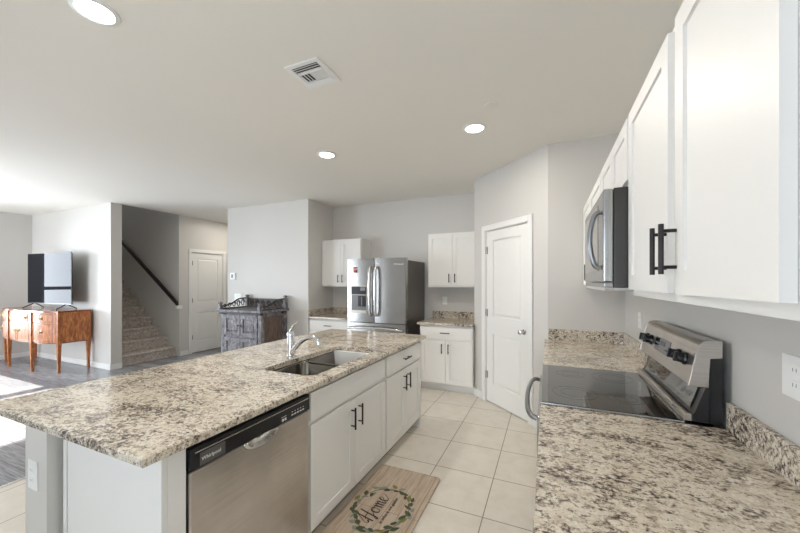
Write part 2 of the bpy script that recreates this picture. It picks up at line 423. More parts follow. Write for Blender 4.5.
house_door(2, (-6.69, 0, 0), 90, HD0, HD1, HDH, True)

# ------------------------------------------------------------------ cabinets (local frame: x along the front, front faces -y, doors' face at y = 0)
def handle(parent, p, L, vertical=True, r=.0062, off=.032):
    x, y, z = p; mb = MB(); h = L / 2; q = L * .36
    if vertical:
        mb.cyl((x, y - off, z - h), (x, y - off, z + h), r, 12)
        for s in (-q, q): mb.cyl((x, y - off, z + s), (x, y, z + s), r * .75, 8)
    else:
        mb.cyl((x - h, y - off, z), (x + h, y - off, z), r, 12)
        for s in (-q, q): mb.cyl((x + s, y - off, z), (x + s, y, z), r * .75, 8)
    return mb.build('handle', 'black_metal', parent)
def shaker(parent, x0, x1, z0, z1, name='door', fr=.057):
    mb = MB(); mb.panel_slab(x0, x1, z0, z1, 0, .019, [(x0 + fr, x1 - fr, z0 + fr, z1 - fr)], [(.0035, .007), (.0, 0)] if False else [(.004, .008)])
    return mb.build(name, 'cabinet', parent, angle=20)
def flat_front(parent, x0, x1, z0, z1, name='drawer'):
    return MB().box(x0, x1, 0, .019, z0, z1, .003).build(name, 'cabinet', parent)
def carcass(parent, W, D, z0, z1, toe=False):
    mb = MB(); t = .018
    mb.box(0, W, .020, .040, z0, z1, .0015)                        # face frame
    mb.box(0, t, .040, D, z0, z1); mb.box(W - t, W, .040, D, z0, z1)
    mb.box(t, W - t, .040, D, z0, z0 + t); mb.box(t, W - t, D - .008, D, z0 + t, z1)
    if toe:
        mb.box(0, W, .095, .110, 0, z0); mb.box(0, t, .11, D, 0, z0); mb.box(W - t, W, .11, D, 0, z0)
    else: mb.box(t, W - t, .040, D - .008, z1 - t, z1)
    return mb.build('body', 'cabinet', parent)
def base_cabinet(label, loc, rz, W, D=.58, drawer=True, hside=None, false_front=False, top=.888, lo=.115, split=.70, hl=.14):
    t = thing('base_cabinet', label, 'cabinet', loc, rz, 'white base cabinets')
    carcass(t, W, D, .10, top, True); g = .012
    d = flat_front(t, g, W - g, split + .012, top - .022, 'false_front' if false_front else 'drawer')
    if not false_front: handle(d, (W / 2, 0, (split + top - .01) / 2), hl, False)
    if hside is None:
        m = W / 2
        a = shaker(t, g, m - .002, lo, split - .012); handle(a, (m - .045, 0, split - .12), hl)
        b = shaker(t, m + .002, W - g, lo, split - .012); handle(b, (m + .045, 0, split - .12), hl)
    else:
        a = shaker(t, g, W - g, lo, split - .012); handle(a, (W - .05 if hside > 0 else .05, 0, split - .12), hl)
    return t
def upper_cabinet(label, loc, rz, W, z0, z1, D=.31, reveal=.025, split=None, handles=True, hl=.125, g=.012, gap=.002, hz=.105, ho=.040, g1=None):
    t = thing('wall_cabinet', label, 'cabinet', (loc[0], loc[1], 0), rz, 'white wall cabinets')
    carcass(t, W, D, z0, z1); m = split or W / 2
    for a, b, hx in ((g, m - gap, m - gap - ho), (m + gap, W - (g1 or g), m + gap + ho)):
        d = shaker(t, a, b, z0 + reveal, z1 - reveal)
        if handles: handle(d, (hx, 0, z0 + reveal + hz), hl)
    return t

# --- island
XF = -1.177
IY0, IY1 = .632, 3.285
base_cabinet('white sink base cabinet in the island with a plain false front beside the dishwasher', (XF, 1.462, 0), 90, .936, false_front=True)
base_cabinet('white island base cabinet with one drawer at the end nearest the fridge', (XF, 2.402, 0), 90, .79)
ep = MB(); ep.box(-1.812, XF + .001, .708, .722, 0, .888, .001); ep.box(XF - .02, XF + .001, .7225, .786, 0, .888, .001)
ep.box(-1.812, -1.79, .702, .707, 0, .888, .001); ep.box(XF - .03, XF + .0005, .7035, .7075, 0, .888, .001)
tag(ep.build('island_end_panel', 'cabinet'), 'white end panel closing the island next to the stainless dishwasher', 'panel')
ep = MB(); ep.box(-1.745, XF - .0, 3.194, 3.208, 0, .888, .001)
tag(ep.build('island_end_panel', 'cabinet'), 'white end panel closing the far end of the island by the fridge', 'panel')
struct('wall_island', MB().box(-2.02, -1.838, .662, 3.21, 0, .888), 'wall', smooth=False)
bboard('island', [(-2.02 - bt, -2.02, .662, 3.21, 0, bh), (-2.02, -1.838, .662 - bt, .662, 0, bh)])

def rrect(x0, x1, y0, y1, r, n=6):
    out = []
    for cx, cy, a0 in ((x1 - r, y1 - r, 0), (x0 + r, y1 - r, 90), (x0 + r, y0 + r, 180), (x1 - r, y0 + r, 270)):
        for k in range(n + 1):
            a = R(a0 + 90 * k / n); out.append((cx + r * math.cos(a), cy + r * math.sin(a)))
    return out
def slab_with_hole(x0, x1, y0, y1, z0, z1, hole, n=6):
    mb = MB(); bm = mb.bm; cs = [(x1, y1), (x0, y1), (x0, y0), (x1, y0)]
    e = .004; k = len(hole)
    def ring(pts, z): return [bm.verts.new((p[0], p[1], z)) for p in pts]
    outer = [cs[i // (n + 1)] for i in range(k)]
    def inset(pts): return [(p[0] + (e if p[0] < (x0 + x1) / 2 else -e), p[1] + (e if p[1] < (y0 + y1) / 2 else -e)) for p in pts]
    loops = [ring(hole, z0), ring(hole, z1), ring(inset(outer), z1), ring(outer, z1 - e), ring(outer, z0 + e), ring(inset(outer), z0)]
    loops.append(loops[0])
    for a, b in zip(loops, loops[1:]):
        for i in range(k):
            j = (i + 1) % k; bm.faces.new([a[i], a[j], b[j], b[i]])
    bmesh.ops.remove_doubles(bm, verts=bm.verts, dist=1e-5)
    return mb
hole = rrect(-1.655, -1.255, 1.58, 2.42, .06)
tag(slab_with_hole(-2.325, -1.152, IY0, IY1, .889, .921, hole).build('worktop', 'granite', angle=25),
    'long speckled granite island worktop with a sink cut into it', 'worktop', 'granite worktops')

# sink
sk = thing('kitchen_sink', 'undermounted stainless steel double bowl sink in the island', 'sink')
rim = MB()
for b in ((-1.70, -1.665, 1.55, 2.45), (-1.245, -1.22, 1.55, 2.45), (-1.665, -1.245, 1.55, 1.585), (-1.665, -1.245, 2.415, 2.45)): rim.box(b[0], b[1], b[2], b[3], .882, .8885)
rim.box(-1.66, -1.25, 1.988, 2.012, .868, .884, .004)
rim.build('rim', 'sink_steel', sk)
for y0, y1 in ((1.583, 1.989), (2.011, 2.417)):
    mb = MB(); loops = []
    for ins, z, r in ((-.004, .884, .06), (0, .875, .06), (.010, .74, .06), (.022, .705, .07), (.05, .692, .07), (.15, .688, .04)):
        loops.append([mb.bm.verts.new((x, y, z)) for x, y in rrect(-1.663 + ins, -1.247 - ins, y0 + ins, y1 - ins, r)])
    for a, b in zip(loops, loops[1:]):
        for i in range(len(a)): mb.bm.faces.new([a[i], a[(i + 1) % len(a)], b[(i + 1) % len(a)], b[i]])
    mb.bm.faces.new(loops[-1])
    mb.build('basin', 'sink_steel', sk, solidify=.0015)
    mb = MB(); mb.lathe([(.042, .690), (.042, .693), (.034, .693), (.030, .690), (.01, .690)], (-1.45, (y0 + y1) / 2, 0)); mb.build('drain', 'nickel', sk)

# faucet
fc = thing('kitchen_faucet', 'chrome single lever kitchen faucet behind the island sink', 'faucet', (-1.722, 1.93, .9215))
mb = MB(); mb.lathe([(.034, 0), (.034, .006), (.028, .012), (.026, .03), (.025, .12), (.027, .145), (.027, .170), (.018, .188), (.004, .192)]); mb.build('body', 'chrome', fc)
sp = smooth_pts([(.012, 0, .035), (.05, 0, .080), (.10, 0, .125), (.155, 0, .152), (.205, 0, .155), (.24, 0, .136)], 6)
mb = MB(); mb.tube(sp, [.020 - .004 * i / len(sp) for i in range(len(sp))], 14); mb.build('spout', 'chrome', fc)
mb = MB(); mb.tube([(.226, 0, .148), (.243, 0, .132), (.252, 0, .108)], [.017, .021, .019], 14); mb.build('spray_head', 'chrome', fc)
mb = MB(); mb.tube(smooth_pts([(0, 0, .185), (.012, 0, .215), (.035, 0, .240), (.075, 0, .262)], 5), [.012] * 5 + [.009] * 5 + [.007] * 5 + [.005], 10); mb.build('lever', 'chrome', fc)

# dishwasher
dw = thing('dishwasher', 'stainless steel dishwasher with a black control strip built into the island', 'dishwasher', (XF, .790, 0), 90)
W = .665
MB().box(.004, W - .004, .03, .57, .10, .886).box(.02, W - .02, .09, .11, .0, .10).build('body', 'black_plastic', dw)
MB().box(.006, W - .006, -.006, .03, .115, .785, .008, seg=3).build('door', 'steel', dw)
cp = MB(); cp.box(.004, W - .004, -.012, .03, .789, .872, .006); cp.box(.02, W - .02, -.016, -.011, .851, .856, .001, mi=1)
for i in range(2): cp.box(.455 + .017 * i, .467 + .017 * i, -.0130, -.0118, .800, .812, 0, 2)
for i in range(3): cp.box(.452 + .012 * i, .459 + .012 * i, -.0130, -.0118, .819, .822, 0, 2)
for i in range(5): cp.box(.520 + .020 * i, .533 + .020 * i, -.0130, -.0118, .806, .812, 0, 2); cp.box(.522 + .020 * i, .530 + .020 * i, -.0130, -.0118, .822, .825, 0, 2)
cpo = cp.build('control_panel', ['black_plastic', 'nickel', 'print_white'], dw)
MB().box(.04, .145, -.0145, -.0115, .797, .845, .004).build('badge_plate', 'steel_dark', cpo)
text('badge_lettering', 'Whirlpool', .019, 'print_white', cpo, (.085, -.0148, .820), (R(90), 0, 0))
# half-moon pocket handle under the strip
ph = MB(); n = 16; ps = []
for j, (sc, dy) in enumerate(((1.0, -.0075), (.93, -.016), (.80, -.020), (.45, -.012), (.12, -.008))):
    ps.append([ph.bm.verts.new((W / 2 + .10 * sc * math.cos(math.pi + math.pi * i / n), dy, .790 + .052 * sc * math.sin(math.pi + math.pi * i / n))) for i in range(n + 1)])
for a, b in zip(ps, ps[1:]):
    for i in range(n): ph.bm.faces.new([a[i], a[i + 1], b[i + 1], b[i]])
ph.build('handle', 'nickel', dw, solidify=.002)

# --- right-hand run
GX = -.03
def right_base(y1, w, label, hs): return base_cabinet(label, (.0, y1, 0), -90, w, D=.60, hside=hs)
right_base(1.638, .449, 'white base cabinet against the near side of the range', 1)
right_base(1.187, .449, 'white base cabinet second from the near side of the range', -1)
right_base(.736, .449, 'white base cabinet third from the near side of the range', 1)
base_cabinet('white base cabinet in the corner between range and pantry', (.0, 3.532, 0), -90, 1.115, D=.60)
tag(MB().box(GX, .608, .29, 1.640, .889, .921, .004).build('worktop', 'granite'), 'granite worktop on the near side of the range, filling the lower corner', 'worktop', 'granite worktops')
tag(MB().box(GX, .608, 2.412, 3.518, .889, .921, .004).build('worktop', 'granite'), 'short granite worktop between the range and the pantry wall', 'worktop', 'granite worktops')
tag(MB().box(.609, .629, .29, 1.640, .889, 1.022, .003).build('backsplash', 'granite'), 'low granite backsplash under the double outlet beside the range', 'backsplash', 'granite backsplashes')
tag(MB().box(.609, .629, 2.412, 3.518, .889, 1.022, .003).build('backsplash', 'granite'), 'low granite backsplash on the right wall beyond the range', 'backsplash', 'granite backsplashes')
tag(MB().box(GX + .035, .629, 3.519, 3.539, .889, 1.022, .003).build('backsplash', 'granite'), 'low granite backsplash on the end wall beside the pantry door', 'backsplash', 'granite backsplashes')

upper_cabinet('large white wall cabinet with two doors nearest the camera above the granite worktop', (.300, 1.638), -90, 1.04, 1.415, 2.175, D=.328, split=.530, gap=.028, hl=.13, hz=.115, ho=.012, g1=.054)
upper_cabinet('short white wall cabinet right above the microwave', (.300, 2.402), -90, .762, 1.868, 2.175, D=.328, handles=False)
upper_cabinet('white wall cabinet in the corner beyond the microwave', (.300, 3.535), -90, 1.13, 1.415, 2.175, D=.328, handles=True)

# --- range (local: x -> world -Y, front toward -X)
rg = thing('electric_range', 'stainless steel electric range with black glass cooktop', 'range', (0, 2.4065, 0), -90)
W = .761
MB().box(.002, W - .002, .0, .600, .03, .905).box(.03, W - .03, .06, .58, 0, .03).build('body', 'steel_dark', rg)
ct = MB(); ct.box(0, W, -.032, .49, .906, .928, .004, mi=0); ct.box(.008, W - .008, -.026, .484, .9275, .9292, 0, mi=1)
cto = ct.build('cooktop', ['steel_v', 'black_gloss'], rg)
for x, y, r in ((.19, .12, .075), (.56, .12, .10), (.19, .33, .10), (.56, .33, .075)):
    m_ = MB()
    for rr in (r, r * .62): m_.tube([(x + rr * math.cos(a * math.pi / 20), y + rr * math.sin(a * math.pi / 20), .9292) for a in range(41)], .0006, 4, cap=False)
    m_.build('burner_ring', 'ring', cto)
od = MB(); od.box(.004, W - .004, -.045, -.001, .22, .86, .006); od.box(.10, W - .10, -.047, -.044, .36, .70, .002, mi=1)
odo = od.build('oven_door', ['steel_v', 'black_gloss'], rg)
hp = smooth_pts([(.045, -.046, .835), (.06, -.075, .842), (.16, -.094, .848), (W / 2, -.103, .85), (W - .16, -.094, .848), (W - .06, -.075, .842), (W - .045, -.046, .835)], 5)
MB().tube(hp, .012, 12).build('handle', 'pewter', odo)
MB().box(.004, W - .004, -.040, -.001, .06, .205, .006).build('storage_drawer', 'steel_v', rg)
ri = MB(); ri.prism([(.512, .929), (.514, .955), (.522, .968), (.556, 1.075), (.60, 1.075), (.60, .929)], 'x', .004, W - .004, mi=0)
ri.build('riser', 'black_plastic', rg)
MB().prism([(.5185, .972), (.5195, .972), (.5475, 1.060), (.5465, 1.060)], 'x', .06, W - .05).build('riser_glass', 'black_gloss', rg)
MB().prism([(.488, .929), (.491, .950), (.500, .957), (.512, .957), (.512, .929)], 'x', .01, W - .01).build('riser_trim', 'steel', rg)
cpn = MB(); cpn.prism([(.502, 1.072), (.529, 1.205), (.534, 1.222), (.545, 1.236), (.562, 1.242), (.600, 1.242), (.600, 1.165), (.566, 1.165), (.566, 1.076)], 'x', .012, W - .012, mi=0)
for a, b in ((0, .012), (W - .012, W)): cpn.prism([(.498, 1.066), (.526, 1.207), (.532, 1.226), (.544, 1.241), (.562, 1.247), (.603, 1.247), (.603, 1.18), (.563, 1.18), (.563, 1.066)], 'x', a, b, bev=.003, mi=0)
cpo = cpn.build('control_panel', ['steel'], rg)
MB().box(.0, W, .565, .602, .93, 1.178).build('rear_housing', 'black_plastic', rg)
tilt = math.atan2(.027, .133)
def on_panel(z): return .502 + (z - 1.072) * .203
for x in (.095, .175, W - .175, W - .095):
    mtx = Matrix.Translation((x, on_panel(1.155), 1.155)) @ Matrix.Rotation(-tilt, 4, 'X')
    kb = MB(); kb.lathe([(.026, 0), (.026, -.006), (.021, -.010), (.020, -.026), (.017, -.030), (.004, -.031)], axis='y'); kb.box(-.005, .005, -.040, -.012, -.020, .020, .002)
    kb.bm.transform(mtx); kb.build('knob', 'black_plastic', rg)
mtx = Matrix.Translation((W / 2 - .02, on_panel(1.155), 1.155)) @ Matrix.Rotation(-tilt, 4, 'X')
ds = MB(); ds.box(-.115, .115, -.002, .002, -.034, .034, .001, mi=0); ds.box(-.03, .04, -.003, -.001, .0, .022, 0, mi=1); 
for i in range(5):
    for j in range(2): ds.box(-.10 + .013 * i, -.092 + .013 * i, -.003, -.001, -.02 + .02 * j, -.012 + .02 * j, 0, mi=2)
for i in range(4): ds.box(.05 + .014 * i, .058 + .014 * i, -.003, -.001, -.018, -.010, 0, mi=2)
ds.bm.transform(mtx); ds.build('display', ['black_gloss', 'blue_display', 'grey_plastic'], rg)

# --- microwave
mw = thing('microwave', 'stainless steel over the range microwave with curved handle', 'microwave', (0, 2.4025, 0), -90)
W = .759
MB().box(0, W, .252, .622, 1.446, 1.864, .003).build('body', 'steel_shade', mw)
dr = MB(); dr.box(.0, W, .214, .250, 1.470, 1.862, .006, mi=0); dr.box(.035, W - .16, .2125, .2145, 1.52, 1.825, .001, mi=1)
dro = dr.build('door', ['steel_v', 'black_gloss'], mw)
MB().box(.0, W, .217, .250, 1.447, 1.467, .003).build('lower_vent', 'steel_v', mw)
hp = smooth_pts([(W - .075, .213, 1.53), (W - .075, .190, 1.545), (W - .075, .176, 1.60), (W - .075, .171, 1.655), (W - .075, .176, 1.71), (W - .075, .190, 1.765), (W - .075, .213, 1.78)], 5)
MB().tube(hp, .011, 12).build('handle', 'pewter', dro)
MB().box(.03, W - .03, .27, .60, 1.436, 1.4455, .002).build('underside_panel', 'white_plastic', mw)

# --- back wall: fridge, cabinets
YC = 4.315
base_cabinet('white base cabinet between the fridge and the pantry door', (-1.615, YC + .025, 0), 0, .728, D=.655, hl=.13)
tag(MB().box(-1.645, -.8815, YC, YB - .022, .889, .921, .004).build('worktop', 'granite'), 'small granite worktop between the fridge and the pantry door', 'worktop', 'granite worktops')
tag(MB().box(-1.645, -.8815, YB - .0215, YB - .001, .889, 1.022, .003).build('backsplash', 'granite'), 'low granite backsplash on the back wall between fridge and pantry', 'backsplash', 'granite backsplashes')
base_cabinet('white base cabinet on the far side of the fridge, half hidden by the island', (-3.505, YC + .025, 0), 0, .755, D=.655, hl=.13)
tag(MB().box(-3.508, -2.745, YC, YB - .022, .889, .921, .004).build('worktop', 'granite'), 'small granite worktop tucked beside the dispenser door of the fridge', 'worktop', 'granite worktops')
tag(MB().box(-3.488, -2.745, YB - .0215, YB - .001, .889, 1.022, .003).build('backsplash', 'granite'), 'low granite backsplash on the back wall behind the dispenser side of the fridge', 'backsplash', 'granite backsplashes')
tag(MB().box(-3.509, -3.489, YC + .01, YB - .001, .9215, 1.022, .003).build('backsplash', 'granite'), 'low granite backsplash on the short side wall near the fridge', 'backsplash', 'granite backsplashes')
upper_cabinet('white wall cabinet between the fridge and the pantry door', (-1.612, 4.68), 0, .729, 1.395, 2.175, D=.328, g=.006)
upper_cabinet('white wall cabinet on the dispenser side of the fridge', (-3.506, 4.68), 0, .756, 1.395, 2.175, D=.328, g=.006)

fr = thing('refrigerator', 'stainless steel french door refrigerator with water dispenser', 'fridge', (-2.70, 4.20, 0))
W = .935
MB().box(.006, W - .006, .085, .780, .03, 1.775, .004).box(.03, W - .03, .10, .75, 0, .03).build('body', 'steel_dark', fr)
def fridge_door(x0, x1, z0, z1, name, bow=.012):
    n = 10; poly = [(x0, .08), (x0, .014)]
    for i in range(n + 1):
        t = i / n; poly.append((x0 + .006 + (x1 - x0 - .012) * t, .006 - bow * math.sin(math.pi * t)))
    poly += [(x1, .014), (x1, .08)]
    return MB().prism(poly, 'z', z0, z1, bev=0).build(name, 'steel_v', fr)
dl = fridge_door(.002, .447, .895, 1.805, 'door', .010); d_r = fridge_door(.452, .933, .895, 1.805, 'door', .010)
fd = fridge_door(.002, .933, .08, .885, 'freezer_drawer', .014)
MB().box(.05, W - .05, .03, .10, 1.776, 1.80, .004).build('hinge_cover', 'steel_dark', fr)
for x, d in ((.405, dl), (.495, d_r)):
    hp = smooth_pts([(x, 0, 1.00), (x, -.045, 1.02), (x, -.058, 1.15), (x, -.062, 1.34), (x, -.058, 1.53), (x, -.045, 1.66), (x, 0, 1.68)], 5)
    MB().tube(hp, .019, 12).build('handle', 'nickel', d)
hp = smooth_pts([(.05, -.004, .80), (.06, -.05, .81), (.25, -.064, .825), (W / 2, -.070, .828), (W - .25, -.064, .825), (W - .06, -.05, .81), (W - .05, -.004, .80)], 5)
MB().tube(hp, .016, 12).build('handle', 'nickel', fd)
dp = MB(); dp.box(.075, .345, -.010, -.003, 1.02, 1.415, .003, mi=0)
dp.box(.085, .335, -.0125, -.009, 1.29, 1.405, .002, mi=1); dp.box(.235, .315, -.0145, -.012, 1.345, 1.395, .002, mi=3); dp.box(.10, .19, -.0135, -.012, 1.36, 1.375, .001, mi=2)
dp.box(.09, .335, -.0115, -.0095, 1.065, 1.285, .002, mi=3); dp.box(.20, .325, -.022, -.011, 1.12, 1.27, .004, mi=1); dp.box(.255, .270, -.026, -.021, 1.13, 1.26, .002, mi=3)
dp.box(.085, .335, -.030, -.010, 1.035, 1.062, .004, mi=0)
dp.build('water_dispenser', ['steel', 'black_plastic', 'blue_display', 'grey_plastic'], dl)
st = MB(); st.box(.115, .185, -.0095, -.0085, 1.60, 1.69, mi=0); st.box(.120, .150, -.0105, -.0095, 1.605, 1.645, mi=1); st.box(.152, .182, -.0105, -.0095, 1.605, 1.645, mi=2); st.box(.120, .180, -.0105, -.0095, 1.650, 1.664, mi=1); st.box(.120, .180, -.0105, -.0095, 1.668, 1.685, mi=2)
st.build('rating_sticker', ['print_white', 'red_print', 'black_plastic'], dl)
text('badge_lettering', 'Whirlpool', .036, 'print_white', d_r, (.83, -.0070, 1.715), (R(90), 0, 0))

# ------------------------------------------------------------------ outlets, switch, thermostat
def outlet(label, loc, rz, gangs=1, kind='outlet', group='white wall outlets'):
    t = thing('power_outlet' if kind == 'outlet' else 'light_switch', label, kind, loc, rz, group)
    w = .038 + .046 * (gangs - 1)
    MB().box(-w, w, -.006, 0, -.060, .060, .003).build('cover_plate', 'white_plastic', t)
    for g in range(gangs):
        x = (g - (gangs - 1) / 2) * .046 * 2 * .5 * 1.0
        if kind == 'outlet':
            for zz in (.021, -.021):
                mb = MB(); mb.box(x - .016, x + .016, -.008, -.0055, zz - .014, zz + .014, .002, mi=0)
                mb.box(x - .008, x - .006, -.0085, -.0078, zz - .004, zz + .006, mi=1); mb.box(x + .006, x + .008, -.0085, -.0078, zz - .004, zz + .006, mi=1)
                mb.build('socket', ['white_plastic', 'grey_plastic'], t)
        else: MB().box(x - .016, x + .016, -.010, -.0055, -.033, .033, .002).build('rocker', 'white_plastic', t)
    return t
outlet('white double outlet plate on the wall above the near granite backsplash', (XR, 1.262, 1.205), -90, 2)
outlet('white outlet plate on the wall just beyond the range', (XR, 3.01, 1.185), -90)
outlet('white outlet plate on the back wall between the fridge and the pantry door', (-1.45, YB, 1.185), 0)
outlet('white outlet plate on the grey end of the island half wall', (-1.945, .662, .675), 0)
outlet('white switch plate on the wall behind the dark carved cabinet', (-5.07, 4.33, 1.205), 0, 2, 'switch', None)
th = thing('thermostat', 'small white thermostat on the wall above the carved cabinet', 'thermostat', (-5.18, 4.33, 1.575))
MB().box(-.062, .062, -.022, 0, -.060, .060, .005).build('case', 'white_plastic', th)
MB().box(-.03, .012, -.0235, -.0215, -.032, .032, .001).build('screen', 'grey_plastic', th)

# ------------------------------------------------------------------ ceiling fittings
def downlight(label, x, y, power=10.5):
    t = thing('recessed_light', label, 'ceiling light', (x, y, H), 0, 'recessed ceiling lights')
    MB().lathe([(.098, -.0005), (.096, -.006), (.078, -.010), (.074, -.006), (.074, -.0005)]).build('trim_ring', 'white_plastic', t)
    MB().lathe([(.073, -.001), (.073, -.006), (.05, -.0085), (.005, -.009)]).build('lens', 'lens', t)
    l = lamp('downlight_glow', 'AREA', (0, 0, -.014), power, (1, .93, .84), shape='DISK', size=.14); l.parent = t
downlight('large round recessed light in the ceiling above the island end with the dishwasher', -2.03, .905)
downlight('round recessed light in the ceiling between vent and fridge', -2.11, 2.90)
downlight('round recessed light in the ceiling in front of the pantry door', -.58, 2.915)
downlight('unseen round recessed light added above the near granite worktop', -.58, .905, 5)  # out of camera view; added for the extra light at this end
downlight('unseen round recessed light added in the hallway by the far white door', -6.0, 5.3)  # hidden behind the partition; added to brighten the hall door and wall
vt = thing('ceiling_vent', 'white square ceiling vent with slanted louvres', 'vent', (-1.368, 1.738, H))
mb = MB(); a, b = .125, .095
for q in ((-a, a, -a, -b), (-a, a, b, a), (-a, -b, -b, b), (b, a, -b, b)): mb.box(q[0], q[1], q[2], q[3], -.010, -.0005, .002)
mb.build('frame', 'white_plastic', vt)
MB().box(-b, b, -b, b, -.0025, -.0006).build('backing', 'black_plastic', vt)
def louvre(c, ax, L, tilt):
    mb = MB(); mb.box(-L, L, -.010, .010, -.0008, .0008)
    mb.bm.transform(Matrix.Translation((c[0], c[1], -.0095)) @ Matrix.Rotation(R(90) if ax == 'y' else 0, 4, 'Z') @ Matrix.Rotation(R(tilt), 4, 'X')); mb.build('louvre', 'white_plastic', vt)
for y in (-.085, -.066, -.047, .070, .086): louvre((0, y), 'x', .092, 28 if y < 0 else -28)
for i in range(8): louvre((-.082 + .0235 * i, .010), 'y', .042, 28 if i < 4 else -28)
MB().box(-.004, .004, -.035, .055, -.016, -.003).box(-.092, .092, -.037, -.031, -.016, -.003).box(-.092, .092, .056, .062, -.016, -.003).build('divider', 'white_plastic', vt)
tag(MB().lathe([(.055, H - .0005), (.055, H - .004), (.045, H - .006), (.004, H - .006)], (-.393, 2.60, 0)).build('ceiling_plate', 'ceiling'), 'faint round blank plate on the ceiling beyond the pantry side light', 'cover plate')

# ------------------------------------------------------------------ kitchen mat
mt = thing('kitchen_mat', 'wood print kitchen mat with a leaf wreath in front of the sink cabinet', 'mat')
MX0, MX1, MY0, MY1, MZ = -1.215, -.728, 1.60, 2.412, .011
MB().prism(rrect(MX0, MX1, MY0, MY1, .022), 'z', .001, MZ, bev=.003).build('base', 'mat', mt, angle=30)
CX, CY = -.980, 1.938
wr = MB()
def leaf(x, y, ang, L, wd, mi, z):
    n = 7; A = []; B = []
    for i in range(n + 1):
        t = i / n; w_ = wd * math.sin(math.pi * t ** .8) * .5
        for s, lst in ((1, A), (-1, B)):
            px, py = (t - .5) * L, s * w_
            lst.append((x + px * math.cos(ang) - py * math.sin(ang), y + px * math.sin(ang) + py * math.cos(ang), z))
    va = [wr.bm.verts.new(p) for p in A + B[1:-1][::-1]]
    wr.bm.faces.new(va).material_index = mi
rnd = random.Random(5)
for i in range(46):
    a = 2 * math.pi * i / 46 + rnd.uniform(-.04, .04); rr = 1 + rnd.uniform(-.16, .18)
    x, y = CX + .172 * rr * math.cos(a), CY + .203 * rr * math.sin(a)
    leaf(x, y, a + math.pi / 2 + rnd.uniform(-.9, .9), rnd.uniform(.048, .072), rnd.uniform(.022, .034), rnd.choice((0, 0, 0, 1, 2, 2)), MZ + .0004 + .00003 * i)
ring = [(CX + .172 * math.cos(t * math.pi / 40), CY + .203 * math.sin(t * math.pi / 40), MZ + .0002) for t in range(81)]
wr.tube(ring, .0022, 4, 3, cap=False, flat=1)
for v_ in wr.bm.verts: v_.co.z = min(max(v_.co.z, MZ + .0001), MZ + .0025)
wr.build('wreath_print', ['leaf_a', 'leaf_b', 'leaf_c', 'stem'], mt, smooth=False)
# brush lettering: strokes in (a along the line, b upward), a -> +Y, b -> -X
U = .061; TX, TY = -.978, 1.797
st = MB(); lz = [MZ + .0022]
def stroke(P, w0=.0045, w1=.0045):
    p = smooth_pts([(q[0], q[1], 0) for q in P], 6); n = len(p); L = []; lz[0] += .00006
    for i, q in enumerate(p):
        d = (p[min(i + 1, n - 1)] - p[max(i - 1, 0)]).normalized(); nrm = Vector((-d.y, d.x, 0))
        w = (.0046 + (.0052 if d.y < -.15 else 0)) / U * .5
        L.append([st.bm.verts.new((TX - (q + nrm * w * s).y * U, TY + (q + nrm * w * s).x * U, lz[0])) for s in (1, -1)])
    for a, b in zip(L, L[1:]): st.bm.faces.new([a[0], a[1], b[1], b[0]])
for P in ([(.15, .55), (-.15, .30), (-.25, .62), (.05, 1.15), (.42, 1.75), (.52, 1.80), (.42, 1.2), (.28, .5), (.20, -.05)],
          [(1.28, 2.0), (1.12, 1.4), (.92, .5), (.78, -.15), (.60, -.30), (.62, -.05), (.95, .25), (1.3, .55)],
          [(.10, .75), (.45, 1.0), (.85, .98), (1.2, 1.1)],
          [(1.85, .95), (1.55, .85), (1.42, .4), (1.60, .02), (1.90, .15), (2.02, .6), (1.85, .95), (2.05, .85), (2.3, .95)],
          [(2.3, .95), (2.36, .5), (2.36, .0)], [(2.36, .3), (2.5, .8), (2.66, .95), (2.72, .6), (2.72, .0)], [(2.72, .3), (2.86, .8), (3.02, .95), (3.08, .6), (3.08, .15), (3.2, .0), (3.4, .25)],
          [(3.4, .35), (3.75, .55), (3.88, .82), (3.68, .98), (3.48, .7), (3.46, .3), (3.66, .0), (3.95, .1), (4.3, .5), (4.55, .8)]): stroke(P)
st.build('brush_lettering', 'ink', mt, smooth=False)
text('small_lettering', 'is where we gather', .034, 'ink', mt, (-.930, 1.935, MZ + .0024), (0, 0, R(90)), shear=.35, depth=.0002)

# ------------------------------------------------------------------ stairs and handrail
RISE, RUN, SX = .19, .2537, -6.755
sc_ = thing('staircase', 'carpeted grey beige staircase climbing between the grey walls', 'stairs', (SX, 3.84, 0))
for i in range(14):
    x1 = -RUN * i; mb = MB()
    mb.box(x1 - RUN - .02, x1 - .022, -.486, .486, max(0, RISE * i - .0), RISE * (i + 1) - .03)
    mb.box(x1 - RUN - .02, x1, -.486, .486, RISE * (i + 1) - .045, RISE * (i + 1), .016, seg=3)
    mb.build('step', 'carpet', sc_)
hr = thing('handrail', 'dark wooden handrail sloping up the stairwell wall', 'handrail', (-6.60, 4.245, 1.045))
sl = .697; mb = MB()
mb.prism([(0, -.045), (0, .045), (-3.3, 3.3 * sl + .045), (-3.3, 3.3 * sl - .045)], 'y', -.022, .022, bev=.012)
mb.build('rail', 'rail', hr)
MB().box(-.035, .02, -.02, .084, -.10, -.035, .006).build('end_return', 'white_trim', hr)
for x in (-.25, -1.5, -2.8):
    z = -x * sl; MB().tube([(x, 0, z - .03), (x, .02, z - .075), (x, .084, z - .085)], .008, 8).build('bracket', 'nickel', hr)

